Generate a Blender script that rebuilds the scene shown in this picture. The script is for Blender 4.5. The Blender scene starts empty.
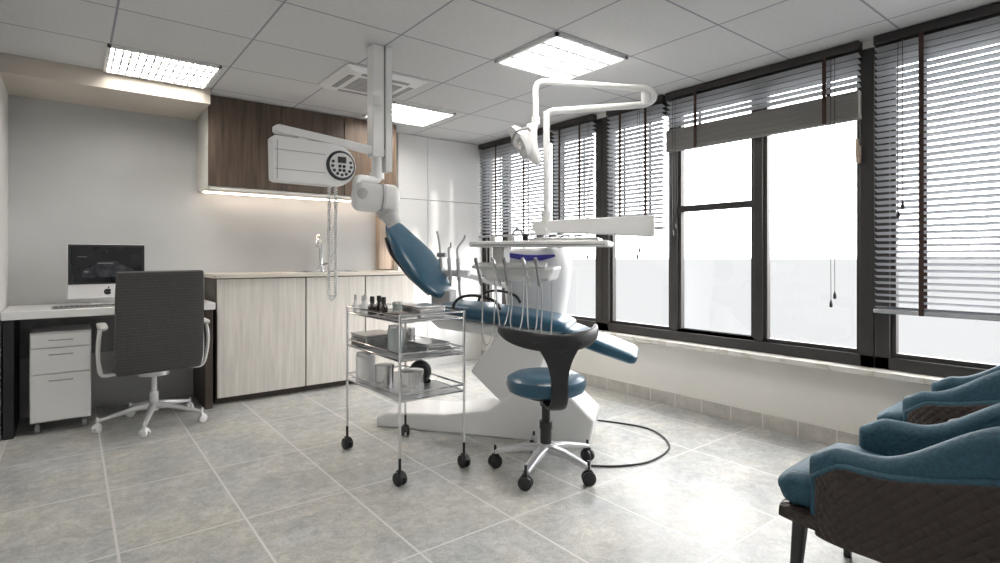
import bpy, bmesh, math, random
from mathutils import Vector, Matrix
random.seed(4)
sc=bpy.context.scene
H=2.35; XR=3.57; XL=-0.34; YB=5.05; YF=-1.6
# ------------------------------------------------------------ materials
def mat(name,col,rough=.5,metal=0.,noise=.04,scale=8.,bump=0.,stretch=(1,1,1),emit=0.,coat=0.,alpha=1.,lo=.3,hi=.7):
    m=bpy.data.materials.new(name); m.use_nodes=True
    nt=m.node_tree; b=nt.nodes['Principled BSDF']
    tc=nt.nodes.new('ShaderNodeTexCoord'); mp=nt.nodes.new('ShaderNodeMapping'); mp.inputs['Scale'].default_value=stretch
    n=nt.nodes.new('ShaderNodeTexNoise'); n.inputs['Scale'].default_value=scale; n.inputs['Detail'].default_value=5
    r=nt.nodes.new('ShaderNodeValToRGB')
    r.color_ramp.elements[0].position=lo; r.color_ramp.elements[1].position=hi
    r.color_ramp.elements[0].color=[max(0,c*(1-noise)) for c in col]+[1]
    r.color_ramp.elements[1].color=[min(1,c*(1+noise)) for c in col]+[1]
    L=nt.links.new
    L(tc.outputs['Object'],mp.inputs['Vector']); L(mp.outputs['Vector'],n.inputs['Vector']); L(n.outputs['Fac'],r.inputs['Fac'])
    L(r.outputs['Color'],b.inputs['Base Color'])
    b.inputs['Roughness'].default_value=rough; b.inputs['Metallic'].default_value=metal
    b.inputs['Coat Weight'].default_value=coat
    if bump:
        bp=nt.nodes.new('ShaderNodeBump'); bp.inputs['Strength'].default_value=bump; bp.inputs['Distance'].default_value=.01
        L(n.outputs['Fac'],bp.inputs['Height']); L(bp.outputs['Normal'],b.inputs['Normal'])
    if emit:
        L(r.outputs['Color'],b.inputs['Emission Color']); b.inputs['Emission Strength'].default_value=emit
    return m
WHITE=mat('white_plastic',(.78,.78,.78),.35,noise=.01,coat=.2)
WHITE2=mat('white_enamel',(.82,.82,.82),.3,noise=.01,coat=.3)
GWHITE=mat('grey_white_enamel',(.66,.66,.67),.35,noise=.02,coat=.2)
GREYP=mat('grey_plastic',(.30,.30,.31),.45)
LGREY=mat('light_grey_plastic',(.50,.50,.50),.45)
BLACK=mat('black_plastic',(.015,.015,.017),.4)
BGREY=mat('blue_grey_plastic',(.035,.042,.055),.4)
BLUE=mat('blue_leather',(.018,.080,.135),.32,noise=.1,scale=30,coat=.1)
BLUEF=mat('blue_fabric',(.013,.060,.093),.65,noise=.25,scale=90,bump=.25)
CHROME=mat('chrome',(.78,.78,.79),.08,1.,noise=.01)
STEEL=mat('brushed_steel',(.62,.62,.62),.24,1.,noise=.05,stretch=(1,1,20))
ALU=mat('aluminium',(.62,.62,.64),.3,.6,noise=.02)
FRAME=mat('dark_frame',(.030,.027,.026),.4,noise=.05)
def slatmat():
    m=mat('blind_slat',(.47,.48,.50),.45,noise=.05)
    nt=m.node_tree; b=nt.nodes['Principled BSDF']; o=nt.nodes['Material Output']
    tr=nt.nodes.new('ShaderNodeBsdfTranslucent'); tr.inputs['Color'].default_value=(.66,.69,.74,1)
    mx=nt.nodes.new('ShaderNodeMixShader'); mx.inputs[0].default_value=.18
    nt.links.new(b.outputs[0],mx.inputs[1]); nt.links.new(tr.outputs[0],mx.inputs[2]); nt.links.new(mx.outputs[0],o.inputs[0]); return m
SLAT=slatmat()
TAPE=mat('blind_tape',(.045,.022,.016),.8,noise=.1)
BUND=mat('blind_bundle',(.20,.19,.185),.6,noise=.3,scale=10,stretch=(1,.3,60))
WALL=mat('wall_paint',(.66,.66,.65),.8,noise=.03,scale=3)
NICHE=mat('niche_plaster',(.53,.535,.535),.32,noise=.10,scale=1.4)
CREAM=mat('cream_paint',(.71,.69,.65),.7,noise=.02,scale=3)
BEIGE=mat('beige_soffit',(.58,.53,.47),.7,noise=.02,scale=3)
PANEL=mat('white_panel',(.75,.75,.745),.35,noise=.03,scale=2.5)
def marble():
    m=mat('sill_marble',(.66,.64,.60),.22,noise=.10,scale=6)
    nt=m.node_tree; L=nt.links.new; b=nt.nodes['Principled BSDF']; src=b.inputs['Base Color'].links[0].from_socket
    tc=nt.nodes.new('ShaderNodeTexCoord'); n=nt.nodes.new('ShaderNodeTexNoise'); n.inputs['Scale'].default_value=3; n.inputs['Detail'].default_value=5; n.inputs['Distortion'].default_value=1.5
    r=nt.nodes.new('ShaderNodeValToRGB'); e=r.color_ramp.elements; e[0].position=.45; e[0].color=(1,1,1,1); e[1].position=.55; e[1].color=(1,1,1,1); k=e.new(.50); k.color=(.78,.73,.68,1)
    L(tc.outputs['Object'],n.inputs[0]); L(n.outputs[0],r.inputs[0]); mx=nt.nodes.new('ShaderNodeMixRGB'); mx.blend_type='MULTIPLY'; mx.inputs[0].default_value=1
    L(src,mx.inputs[1]); L(r.outputs[0],mx.inputs[2]); L(mx.outputs[0],b.inputs['Base Color']); return m
MARBLE=marble()
DWOOD=mat('walnut',(.088,.061,.044),.42,noise=.42,scale=7,stretch=(7,7,.35))
DWOOD_LIT=mat('walnut_lit',(.145,.098,.066),.4,noise=.42,scale=8,stretch=(7,7,.35))  # same walnut, with the light on the right-hand door put into the colour
LWOOD=mat('white_oak',(.69,.655,.61),.4,noise=.11,scale=7,stretch=(7,7,.4))
TOPW=mat('oak_worktop',(.68,.63,.56),.35,noise=.10,scale=6,stretch=(.4,6,6))
TAN=mat('warm_wood',(.46,.36,.28),.4,noise=.2,scale=6,stretch=(6,6,.35))
DSIDE=mat('dark_side',(.06,.045,.036),.5,noise=.1)
GLASSW=mat('frosted_jar',(.50,.56,.56),.12,noise=.05)
PURP=mat('violet_band',(.03,.025,.22),.3,emit=.1)
AMBER=mat('dark_bottle',(.03,.022,.02),.15,coat=.5)
SILVER=mat('silver_paint',(.78,.78,.79),.4,.0,noise=.01)
def ribmat():
    m=mat('charcoal_ribbed_mesh',(.078,.075,.074),.85,noise=.25,scale=150)
    nt=m.node_tree; L=nt.links.new; b=nt.nodes['Principled BSDF']
    tc=nt.nodes.new('ShaderNodeTexCoord'); w=nt.nodes.new('ShaderNodeTexWave'); w.wave_type='BANDS'; w.bands_direction='Z'; w.inputs['Scale'].default_value=17
    L(tc.outputs['Object'],w.inputs['Vector']); bp=nt.nodes.new('ShaderNodeBump'); bp.inputs['Strength'].default_value=.25; bp.inputs['Distance'].default_value=.004
    L(w.outputs['Fac'],bp.inputs['Height']); L(bp.outputs[0],b.inputs['Normal'])
    src=b.inputs['Base Color'].links[0].from_socket
    mx=nt.nodes.new('ShaderNodeMixRGB'); mx.blend_type='MULTIPLY'; mx.inputs[0].default_value=.2
    L(src,mx.inputs[1]); L(w.outputs['Color'],mx.inputs[2]); L(mx.outputs[0],b.inputs['Base Color'])
    return m
MESHF=ribmat()
def emis(name,col,st):
    m=bpy.data.materials.new(name); m.use_nodes=True; nt=m.node_tree
    nt.nodes.clear(); e=nt.nodes.new('ShaderNodeEmission'); o=nt.nodes.new('ShaderNodeOutputMaterial')
    n=nt.nodes.new('ShaderNodeTexNoise'); n.inputs['Scale'].default_value=2
    mx=nt.nodes.new('ShaderNodeMixRGB'); mx.inputs[1].default_value=[*col,1]; mx.inputs[2].default_value=[c*.97 for c in col]+[1]
    nt.links.new(n.outputs['Fac'],mx.inputs[0]); nt.links.new(mx.outputs[0],e.inputs['Color'])
    e.inputs['Strength'].default_value=st; nt.links.new(e.outputs[0],o.inputs[0]); return m
LIGHT=emis('lamp_diffuser',(1,.95,.88),21)
LED=emis('led_strip',(1,.82,.67),8)
def glassmat():
    m=bpy.data.materials.new('window_glass'); m.use_nodes=True; nt=m.node_tree; nt.nodes.clear()
    t=nt.nodes.new('ShaderNodeBsdfTransparent'); g=nt.nodes.new('ShaderNodeBsdfGlossy'); g.inputs['Roughness'].default_value=.02
    mx=nt.nodes.new('ShaderNodeMixShader'); mx.inputs[0].default_value=.04; o=nt.nodes.new('ShaderNodeOutputMaterial')
    nt.links.new(t.outputs[0],mx.inputs[1]); nt.links.new(g.outputs[0],mx.inputs[2]); nt.links.new(mx.outputs[0],o.inputs[0]); return m
GLASS=glassmat()
def quilt():
    m=mat('dark_quilted',(.022,.013,.010),.42,noise=.1)
    nt=m.node_tree; L=nt.links.new; b=nt.nodes['Principled BSDF']
    tc=nt.nodes.new('ShaderNodeTexCoord'); sp=nt.nodes.new('ShaderNodeSeparateXYZ'); L(tc.outputs['Object'],sp.inputs[0])
    def mth(op,a,bb=None):
        n=nt.nodes.new('ShaderNodeMath'); n.operation=op
        for i,v in enumerate((a,bb)):
            if v is None: continue
            if hasattr(v,'is_output'): L(v,n.inputs[i])
            else: n.inputs[i].default_value=v
        return n.outputs[0]
    h=mth('ADD',sp.outputs[0],sp.outputs[1])
    p=mth('ABSOLUTE',mth('SINE',mth('MULTIPLY',mth('ADD',h,sp.outputs[2]),95)))
    q=mth('ABSOLUTE',mth('SINE',mth('MULTIPLY',mth('SUBTRACT',h,sp.outputs[2]),95)))
    hh=mth('POWER',mth('MULTIPLY',p,q),.4)
    bp=nt.nodes.new('ShaderNodeBump'); bp.inputs['Strength'].default_value=.45; bp.inputs['Distance'].default_value=.010
    L(hh,bp.inputs['Height']); L(bp.outputs['Normal'],b.inputs['Normal']); return m
QUILT=quilt()
def tilemat(name,c1,c2,cm,bw,bh,off,ms,rough,nscale,namt,bump=.3,fine=0):
    m=bpy.data.materials.new(name); m.use_nodes=True; nt=m.node_tree; b=nt.nodes['Principled BSDF']; L=nt.links.new
    tc=nt.nodes.new('ShaderNodeTexCoord'); mp=nt.nodes.new('ShaderNodeMapping'); mp.inputs['Location'].default_value=off
    L(tc.outputs['Object'],mp.inputs['Vector'])
    br=nt.nodes.new('ShaderNodeTexBrick'); br.offset=0; br.squash=1
    br.inputs['Scale'].default_value=1; br.inputs['Brick Width'].default_value=bw; br.inputs['Row Height'].default_value=bh
    br.inputs['Mortar Size'].default_value=ms; br.inputs['Mortar Smooth'].default_value=.1; br.inputs['Bias'].default_value=0
    br.inputs['Color1'].default_value=[*c1,1]; br.inputs['Color2'].default_value=[*c2,1]; br.inputs['Mortar'].default_value=[1,1,1,1]
    L(mp.outputs[0],br.inputs['Vector'])
    def nz(scale,lo,hi,dark,det=12,rg=.72,light=(1,1,1),dist=0):
        n=nt.nodes.new('ShaderNodeTexNoise'); n.inputs['Scale'].default_value=scale; n.inputs['Detail'].default_value=det; n.inputs['Roughness'].default_value=rg; n.inputs['Distortion'].default_value=dist
        L(tc.outputs['Object'],n.inputs['Vector'])
        r=nt.nodes.new('ShaderNodeValToRGB'); r.color_ramp.elements[0].position=lo; r.color_ramp.elements[1].position=hi
        r.color_ramp.elements[0].color=[dark[0],dark[1],dark[2],1]; r.color_ramp.elements[1].color=[*light,1]
        L(n.outputs['Fac'],r.inputs['Fac']); return n,r
    def mul(a,bb):
        mx=nt.nodes.new('ShaderNodeMixRGB'); mx.blend_type='MULTIPLY'; mx.inputs[0].default_value=1; L(a,mx.inputs[1]); L(bb,mx.inputs[2]); return mx.outputs[0]
    n,r=nz(nscale,.36,.64,(1-namt,1-namt*.96,1-namt*.94))
    out=mul(br.outputs['Color'],r.outputs[0])
    if fine:
        out=mul(out,nz(18,.42,.58,(1-fine,1-fine*.98,1-fine*.97),9,.85,dist=.6)[1].outputs[0])
        out=mul(out,nz(2.2,.40,.60,(.86,.885,.92),5,.7,light=(1.0,.985,.95))[1].outputs[0])
        out=mul(out,nz(100,.38,.55,(.82,.82,.81),4,.8)[1].outputs[0])
    m3=nt.nodes.new('ShaderNodeMixRGB'); m3.inputs[2].default_value=[*cm,1]; L(br.outputs['Fac'],m3.inputs[0]); L(out,m3.inputs[1]); L(m3.outputs[0],b.inputs['Base Color'])
    mr=nt.nodes.new('ShaderNodeMapRange'); mr.inputs['To Min'].default_value=rough-.10; mr.inputs['To Max'].default_value=rough+.2
    L(n.outputs['Fac'],mr.inputs[0]); L(mr.outputs[0],b.inputs['Roughness'])
    if fine: b.inputs['Specular IOR Level'].default_value=.42
    bp=nt.nodes.new('ShaderNodeBump'); bp.inputs['Strength'].default_value=bump; bp.inputs['Distance'].default_value=.004; bp.invert=True
    L(br.outputs['Fac'],bp.inputs['Height']); L(bp.outputs[0],b.inputs['Normal'])
    return m
FLOOR=tilemat('floor_tile',(.77,.755,.72),(.71,.70,.67),(.68,.67,.65),.45,.70,(-.14,-.42,0),.0050,.31,4.2,.32,fine=.28)
CEIL=tilemat('ceiling_tile',(.65,.65,.655),(.62,.62,.625),(.29,.29,.33),.63,.575,(-.18,-2.15,0),.006,.8,40,.08)
BASET=tilemat('base_tile',(.54,.51,.47),(.48,.455,.42),(.62,.60,.57),.01,.22,(0,0,0),.004,.35,8,.25)

# ------------------------------------------------------------ builder
WL={}
class B:
    def __init__(s,M=None): s.bm=bmesh.new(); s.M=M or Matrix.Identity(4)
    def _v(s,p): return s.bm.verts.new(s.M@Vector(p))
    def box(s,x0,x1,y0,y1,z0,z1,R=None):
        c=Vector(((x0+x1)/2,(y0+y1)/2,(z0+z1)/2)); vs=[]
        for x in(x0,x1):
            for y in(y0,y1):
                for z in(z0,z1):
                    p=Vector((x,y,z))
                    if R is not None: p=c+R@(p-c)
                    vs.append(s._v(p))
        for f in((0,1,3,2),(4,6,7,5),(0,4,5,1),(2,3,7,6),(0,2,6,4),(1,5,7,3)): s.bm.faces.new([vs[i] for i in f])
        return s
    def rings(s,rings,closed=True,cap=True,loop=False):
        R=[[s._v(p) for p in r] for r in rings]; n=len(R[0])
        rng=range(len(R)) if loop else range(len(R)-1)
        for i in rng:
            a,b=R[i],R[(i+1)%len(R)]
            for j in range(n if closed else n-1):
                k=(j+1)%n
                try: s.bm.faces.new([a[j],a[k],b[k],b[j]])
                except ValueError: pass
        if cap and closed and not loop:
            s.bm.faces.new(R[0]); s.bm.faces.new(R[-1])
        return s
    def cyl(s,p0,p1,r0,r1=None,n=20):
        r1=r0 if r1 is None else r1
        p0=Vector(p0);p1=Vector(p1); t=(p1-p0).normalized(); u=t.orthogonal().normalized(); w=t.cross(u)
        return s.rings([[p+ (u*math.cos(2*math.pi*k/n)+w*math.sin(2*math.pi*k/n))*r for k in range(n)] for p,r in((p0,r0),(p1,r1))])
    def tube(s,pts,r,n=10,smooth=True,loop=False):
        pts=[Vector(p) for p in pts]
        if smooth and len(pts)>2:
            q=[];m=len(pts); 
            for i in range(m if loop else m-1):
                g=lambda k:(pts[k%m] if loop else pts[max(0,min(m-1,k))])
                a,b,c,d=g(i-1),g(i),g(i+1),g(i+2)
                for k in range(6):
                    t=k/6; q.append(.5*((2*b)+(c-a)*t+(2*a-5*b+4*c-d)*t*t+(3*b-a-3*c+d)*t**3))
            if not loop: q.append(pts[-1])
            pts=q
        rs=[]; u=None
        for i,p in enumerate(pts):
            if loop: t=(pts[(i+1)%len(pts)]-pts[i-1])
            else: t=pts[min(i+1,len(pts)-1)]-pts[max(i-1,0)]
            t.normalize()
            if u is None: u=t.orthogonal().normalized()
            else:
                u=(u-t*u.dot(t)); u=u.normalized() if u.length>1e-5 else t.orthogonal().normalized()
            w=t.cross(u); rs.append([p+(u*math.cos(2*math.pi*k/n)+w*math.sin(2*math.pi*k/n))*r for k in range(n)])
        return s.rings(rs,loop=loop)
    def lathe(s,c,prof,n=28,axis=None):
        c=Vector(c); R=Matrix.Identity(3)
        if axis is not None: R=Vector((0,0,1)).rotation_difference(Vector(axis)).to_matrix()
        return s.rings([[c+R@Vector((max(r,1e-4)*math.cos(2*math.pi*k/n),max(r,1e-4)*math.sin(2*math.pi*k/n),z)) for k in range(n)] for r,z in prof])
    def prism(s,poly,ext):
        e=Vector(ext); return s.rings([[Vector(p) for p in poly],[Vector(p)+e for p in poly]])
    def sweep(s,path,W,T,wdir,n=24,e=.55,cap=True):
        path=[Vector(p) for p in path]; rs=[]
        for i,p in enumerate(path):
            t=(path[min(i+1,len(path)-1)]-path[max(i-1,0)]).normalized()
            wd=Vector(wdir[i] if isinstance(wdir,list) else wdir); wd=(wd-t*wd.dot(t)).normalized(); nr=wd.cross(t).normalized()
            w=W[i] if isinstance(W,(list,tuple)) else W; th=T[i] if isinstance(T,(list,tuple)) else T
            ring=[]
            for k in range(n):
                a=2*math.pi*k/n; c,si=math.cos(a),math.sin(a)
                ring.append(p+wd*w/2*math.copysign(abs(c)**e,c)+nr*th/2*math.copysign(abs(si)**e,si))
            rs.append(ring)
        return s.rings(rs,cap=cap)
    def vwall(s,plan,zb,zt,th,n=10):
        P=[Vector((x,y,0)) for x,y in plan]; rs=[]
        for i,p in enumerate(P):
            t=(P[min(i+1,len(P)-1)]-P[max(i-1,0)]).normalized(); nr=Vector((-t.y,t.x,0)); h=th[i]/2; r=h
            ring=[p-nr*h+Vector((0,0,zb)),p-nr*h+Vector((0,0,zb+(zt[i]-r-zb)*.5))]
            for k in range(n+1):
                a=math.pi*k/n; ring.append(p-nr*h*math.cos(a)+Vector((0,0,zt[i]-r+r*math.sin(a))))
            ring+=[p+nr*h+Vector((0,0,zb+(zt[i]-r-zb)*.5)),p+nr*h+Vector((0,0,zb))]
            rs.append(ring)
        return s.rings(rs)
    def obj(s,name,m,parent=None,label=None,cat=None,group=None,bevel=0,seg=2,smooth=True,kind=None,subsurf=0):
        bm=s.bm; bmesh.ops.recalc_face_normals(bm,faces=bm.faces)
        xs=[v.co for v in bm.verts]; lo=Vector([min(p[i] for p in xs) for i in range(3)]); hi=Vector([max(p[i] for p in xs) for i in range(3)])
        c=(lo+hi)/2
        if parent is None: c.z=lo.z
        if kind=='structure': c=Vector((0,0,0))
        for v in bm.verts: v.co-=c
        me=bpy.data.meshes.new(name); bm.to_mesh(me); bm.free()
        o=bpy.data.objects.new(name,me); bpy.context.collection.objects.link(o); me.materials.append(m)
        WL[o]=c
        if parent is not None: o.parent=parent; o.location=c-WL[parent]
        else: o.location=c
        if bevel:
            md=o.modifiers.new('b','BEVEL'); md.width=bevel; md.segments=seg; md.limit_method='ANGLE'; md.angle_limit=math.radians(40)
        if smooth:
            for p in me.polygons: p.use_smooth=True
            try: me.set_sharp_from_angle(angle=math.radians(38))
            except Exception: pass
        if label: o['label']=label
        if cat: o['category']=cat
        if group: o['group']=group
        if kind: o['kind']=kind
        return o
def top(name,loc,label,cat,group=None):
    o=bpy.data.objects.new(name,None); bpy.context.collection.objects.link(o); o.location=loc; o.empty_display_size=.05
    WL[o]=Vector(loc); o['label']=label; o['category']=cat
    if group:o['group']=group
    return o
def ipath(pts,n,loop=False):
    pts=[Vector(p) for p in pts]; out=[]; m=len(pts)
    for i in range(m if loop else m-1):
        g=lambda k:(pts[k%m] if loop else pts[max(0,min(m-1,k))])
        a,b,c,d=g(i-1),g(i),g(i+1),g(i+2)
        for k in range(n):
            t=k/n; out.append(.5*((2*b)+(c-a)*t+(2*a-5*b+4*c-d)*t*t+(3*b-a-3*c+d)*t**3))
    if not loop: out.append(pts[-1])
    return out
def lerpl(v,n):
    out=[]
    for i in range(len(v)-1):
        for k in range(n): out.append(v[i]+(v[i+1]-v[i])*k/n)
    return out+[v[-1]]
S='structure'
# ------------------------------------------------------------ room
B().box(XL-.1,XR+.2,YF-.1,YB+.1,-.1,0).obj('floor',FLOOR,kind=S,smooth=False)
B().box(XL-.1,XR+.2,YF-.1,YB+.1,H,H+.1).obj('ceiling',CEIL,kind=S,smooth=False)
B().box(XL-.1,XR+.2,YB,YB+.1,0,H).obj('wall_back',NICHE,kind=S,smooth=False)
B().box(XL-.1,XL,YF,YB,0,H).obj('wall_left',WALL,kind=S,smooth=False)
B().box(XL-.1,XR+.2,YF-.1,YF,0,H).obj('wall_front',WALL,kind=S,smooth=False)
b=B(); b.box(XR,XR+.2,YF,YB,0,.455); b.box(XR,XR+.2,YF,YB,2.31,H); b.box(XR,XR+.2,4.9,YB,.455,2.31); b.box(XR+.04,XR+.2,YF,YF+.08,.455,2.31)
b.obj('wall_right',CREAM,kind=S,smooth=False)
B().box(XR-.015,XR,YF,4.88,0,.10).obj('baseboard_right',BASET,kind=S,smooth=False,bevel=.004)
B().box(XR-.08,XR+.1,YF,4.88,.455,.492).obj('trim_1',MARBLE,kind=S,bevel=.006)
B().box(XL,.80,4.45,YB,2.235,H).obj('trim_2',BEIGE,kind=S,smooth=False)
k=3
for x0,x1 in((2.545,2.877),(2.882,3.56)):
    for z0,z1 in((0,.86),(.864,1.70),(1.705,2.345)):
        B().box(x0,x1,4.88,YB,z0,z1).obj('trim_%d'%k,PANEL,kind=S,smooth=False,bevel=.001); k+=1
B().box(2.385,2.54,4.97,YB,1.0,H).obj('trim_%d'%k,TAN,kind=S,smooth=False)
# windows
def window(n,y0,y1,mull,bars=()):
    b=B(); x0,x1=XR+.02,XR+.10
    b.box(x0-.01,x1,y0,y1,.492,.56); b.box(x0,x1,y0,y1,2.24,2.31); b.box(x0-.01,x1,y0,y0+.07,.492,2.31); b.box(x0-.01,x1,y1-.07,y1,.492,2.31)
    ys=[y0+.07]+mull+[y1-.07]
    for m in mull: b.box(x0,x1,m-.03,m+.03,.56,2.24)
    for i in range(len(ys)-1):
        a=ys[i]+(.03 if i else 0); c=ys[i+1]-(.03 if i<len(ys)-2 else 0)
        q0,q1=x0+.015,x1-.02; w=.025
        b.box(q0,q1,a,a+w,.56,2.24); b.box(q0,q1,c-w,c,.56,2.24); b.box(q0,q1,a+w,c-w,.56,.56+w); b.box(q0,q1,a+w,c-w,2.24-w,2.24)
    for (a,c,z) in bars: b.box(x0+.005,x1-.01,a,c,z-.022,z+.022)
    o=b.obj('window_%d'%n,FRAME,kind=S,bevel=.003)
    g=B().box(XR+.062,XR+.066,y0+.06,y1-.06,.55,2.24).obj('glass_pane',GLASS,parent=o,smooth=False)
    return o
window(1,3.16,4.89,[3.75,4.52])
w2=window(2,1.14,3.155,[2.456,1.81],[(1.84,2.426,1.48)])
window(3,YF+.08,1.135,[.15,-.75])
b=B(); b.box(XR-.01,XR+.012,1.20,1.225,1.66,1.76); b.box(XR-.03,XR-.01,1.205,1.22,1.69,1.80); b.obj('window_latch',mat('brass',(.5,.40,.32),.35,.7),parent=w2,bevel=.004)
# blinds
def blind(y0,y1,zb,tapes,cords,raised=None,lab='grey venetian blind lowered over the dark-framed window'):
    xc=XR-.035; t=top('venetian_blind',(xc,(y0+y1)/2,zb),lab,'blind','venetian blinds along the window wall')
    B().box(xc-.03,xc+.03,y0,y1,2.295,2.345).obj('headrail',FRAME,parent=t,bevel=.004)
    b=B(); z=2.27; p=.034; lo=zb+.03 if not raised else raised+.02
    R=Matrix.Rotation(math.radians(16),3,'Y')
    while z>lo:
        b.box(xc-.025,xc+.025,y0+.005,y1-.005,z-.0010,z+.0010,R); z-=p
    b.obj('slats',SLAT,parent=t,smooth=False)
    if raised:
        b=B(); z=zb+.025
        while z<raised: b.box(xc-.026+random.uniform(-.002,.002),xc+.026,y0+.003,y1-.003,z,z+.0075); z+=.0085
        b.obj('stacked_slats',BUND,parent=t,smooth=False)
    B().box(xc-.027,xc+.027,y0,y1,zb,zb+.024).obj('bottom_rail',BUND if raised else SLAT,parent=t,bevel=.004)
    for y in tapes:
        b=B(); b.box(xc-.032,xc-.030,y-.011,y+.011,zb,2.30); b.box(xc+.028,xc+.030,y-.011,y+.011,zb,2.30); b.obj('ladder_tape',TAPE,parent=t,smooth=False)
    for y,z in cords:
        b=B(); b.tube([(xc-.037,y,2.29),(xc-.040,y+.003,(z+2.29)/2),(xc-.037,y,z)],.0016,6)
        b.tube([(xc-.037,y-.02,2.29),(xc-.040,y-.02,(z+2.29)/2),(xc-.037,y-.02,z+.05)],.0016,6)
        b.lathe((xc-.037,y,z-.045),[(.002,0),(.008,.003),(.009,.02),(.003,.045)],10)
        b.lathe((xc-.037,y-.02,z+.005),[(.002,0),(.008,.003),(.009,.02),(.003,.045)],10)
        b.obj('pull_cord',BLACK,parent=t)
blind(3.78,4.86,1.33,[4.1,4.55],[])
blind(3.20,3.72,1.33,[3.35,3.6],[(3.25,1.15)])
blind(2.50,3.05,1.33,[2.65,2.9],[(2.72,1.15)])
blind(1.19,2.47,1.905,[2.22,1.37],[(1.33,.87),(2.40,1.32)],raised=2.06,lab='grey venetian blind pulled up into a thick bundle')
blind(-.20,1.12,.81,[.90,.2],[(1.0,1.37)],lab='grey venetian blind lowered almost to the sill')
blind(-1.5,-.23,.81,[-.5,-1.2],[],lab='grey venetian blind lowered almost to the sill')
# ceiling lights
LOUV=mat('louver_grey',(.38,.38,.39),.4,noise=.02)
for i,(x,y) in enumerate(((.15,3.86),(2.07,2.15),(1.97,3.90),(.18,.425),(2.07,.425))):
    x0,x1,y0,y1=x+.015,x+.615,y+.012,y+.563
    t=top('ceiling_light',((x0+x1)/2,(y0+y1)/2,H-.02),'square recessed louvred light panel glowing in the tiled ceiling','ceiling light','louvred ceiling lights')
    b=B(); w=.018
    b.box(x0,x1,y0,y0+w,H-.02,H-.001);b.box(x0,x1,y1-w,y1,H-.02,H-.001);b.box(x0,x0+w,y0,y1,H-.02,H-.001);b.box(x1-w,x1,y0,y1,H-.02,H-.001)
    b.obj('light_frame',WHITE,parent=t,smooth=False)
    B().box(x0+w,x1-w,y0+w,y1-w,H-.005,H-.002).obj('diffuser',LIGHT,parent=t,smooth=False)
    b=B()
    for j in range(1,4): yy=y0+j*(y1-y0)/4; b.box(x0+w,x1-w,yy-.010,yy+.010,H-.019,H-.007)
    for j in range(1,15): xx=x0+j*(x1-x0)/15; b.box(xx-.005,xx+.005,y0+w,y1-w,H-.018,H-.008)
    b.obj('louver',LOUV,parent=t,smooth=False)
# AC cassette
t=top('air_conditioner',(1.67,3.587,H-.03),'white ceiling cassette air conditioner with four outlets and centre grille','air conditioner')
x0,x1,y0,y1=1.38,1.965,3.31,3.865
b=B(); b.rings([[(x0,y0,H-.001),(x1,y0,H-.001),(x1,y1,H-.001),(x0,y1,H-.001)],[(x0,y0,H-.012),(x1,y0,H-.012),(x1,y1,H-.012),(x0,y1,H-.012)],[(x0+.04,y0+.04,H-.035),(x1-.04,y0+.04,H-.035),(x1-.04,y1-.04,H-.035),(x0+.04,y1-.04,H-.035)]])
b.obj('casing',WHITE2,parent=t,smooth=False)
cx,cy=(x0+x1)/2,(y0+y1)/2
for dx,dy,lx,ly in((0,-.205,.17,.018),(0,.205,.17,.018),(-.22,0,.018,.15),(.22,0,.018,.15)):
    B().box(cx+dx-lx,cx+dx+lx,cy+dy-ly,cy+dy+ly,H-.039,H-.034).obj('air_outlet',GREYP,parent=t,smooth=False)
b=B(); b.box(cx-.16,cx+.16,cy-.14,cy+.14,H-.038,H-.034)
for j in range(9): yy=cy-.12+j*.03; b.box(cx-.155,cx+.155,yy-.008,yy+.004,H-.045,H-.038)
b.obj('intake_grille',LGREY,parent=t,smooth=False)
# ------------------------------------------------------------ desk area
t=top('desk',(.25,4.75,0),'white desk with dark legs against the grey wall','desk')
B().box(XL+.005,.835,4.45,5.04,.735,.785).obj('desktop',WHITE2,parent=t,bevel=.004)
for x in(XL+.012,.775): B().box(x,x+.05,4.50,5.0,0,.735).obj('leg',DSIDE if x>0 else BLACK,parent=t,bevel=.003)
B().box(XL+.06,.775,4.98,5.0,.42,.735).obj('modesty_panel',GREYP,parent=t,smooth=False)
t=top('desktop_computer',(.22,4.8,.785),'silver all-in-one computer with dark screen on the desk','computer')
R=Matrix.Translation((.205,4.78,.785))@Matrix.Rotation(math.radians(4),4,'Z')
b=B(R); b.box(-.225,.225,0,.022,.045,.425); o=b.obj('casing',SILVER,parent=t,bevel=.006)
B(R).box(-.222,.222,-.004,0,.145,.422).obj('screen_glass',BLACK,parent=t,bevel=.001)
scn=B(R).box(-.205,.205,-.0055,-.004,.158,.405).obj('screen',mat('screen_dark',(.012,.013,.016),.12,noise=.5,scale=6),parent=t,smooth=False)
b=B(R); car=[(-.15,.20),(-.14,.245),(-.10,.262),(-.05,.30),(.05,.305),(.10,.268),(.15,.25),(.16,.215),(.155,.195),(-.14,.19)]
b.prism([(x,-.0056,z) for x,z in car],(0,-.0006,0)); b.obj('car_picture',mat('display_grey',(.035,.037,.043),.2,noise=.7,scale=20,emit=.1),parent=scn,smooth=False)
DL=mat('display_light',(.16,.165,.18),.3,emit=.15)
for x0,x1,z0,z1 in((-.135,-.11,.228,.236),(-.06,.03,.288,.294),(-.17,-.12,.335,.338)):
    b=B(R); b.box(x0,x1,-.0068,-.0062,z0,z1); b.obj('picture_highlight',DL,parent=scn,smooth=False)
b=B(R); pr=[]
for i in range(28):
    a=2*math.pi*i/28; r=.023*(1-.13*max(0,math.cos(a-math.pi/2))**6-.08*max(0,math.cos(a+math.pi/2))**8)
    x=r*math.cos(a)
    if abs(a)<.5 or abs(a-2*math.pi)<.5: x-=.008*(1-min(abs(a),abs(a-2*math.pi))/.5)
    pr.append((x,-.001,.090+r*math.sin(a)))
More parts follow.
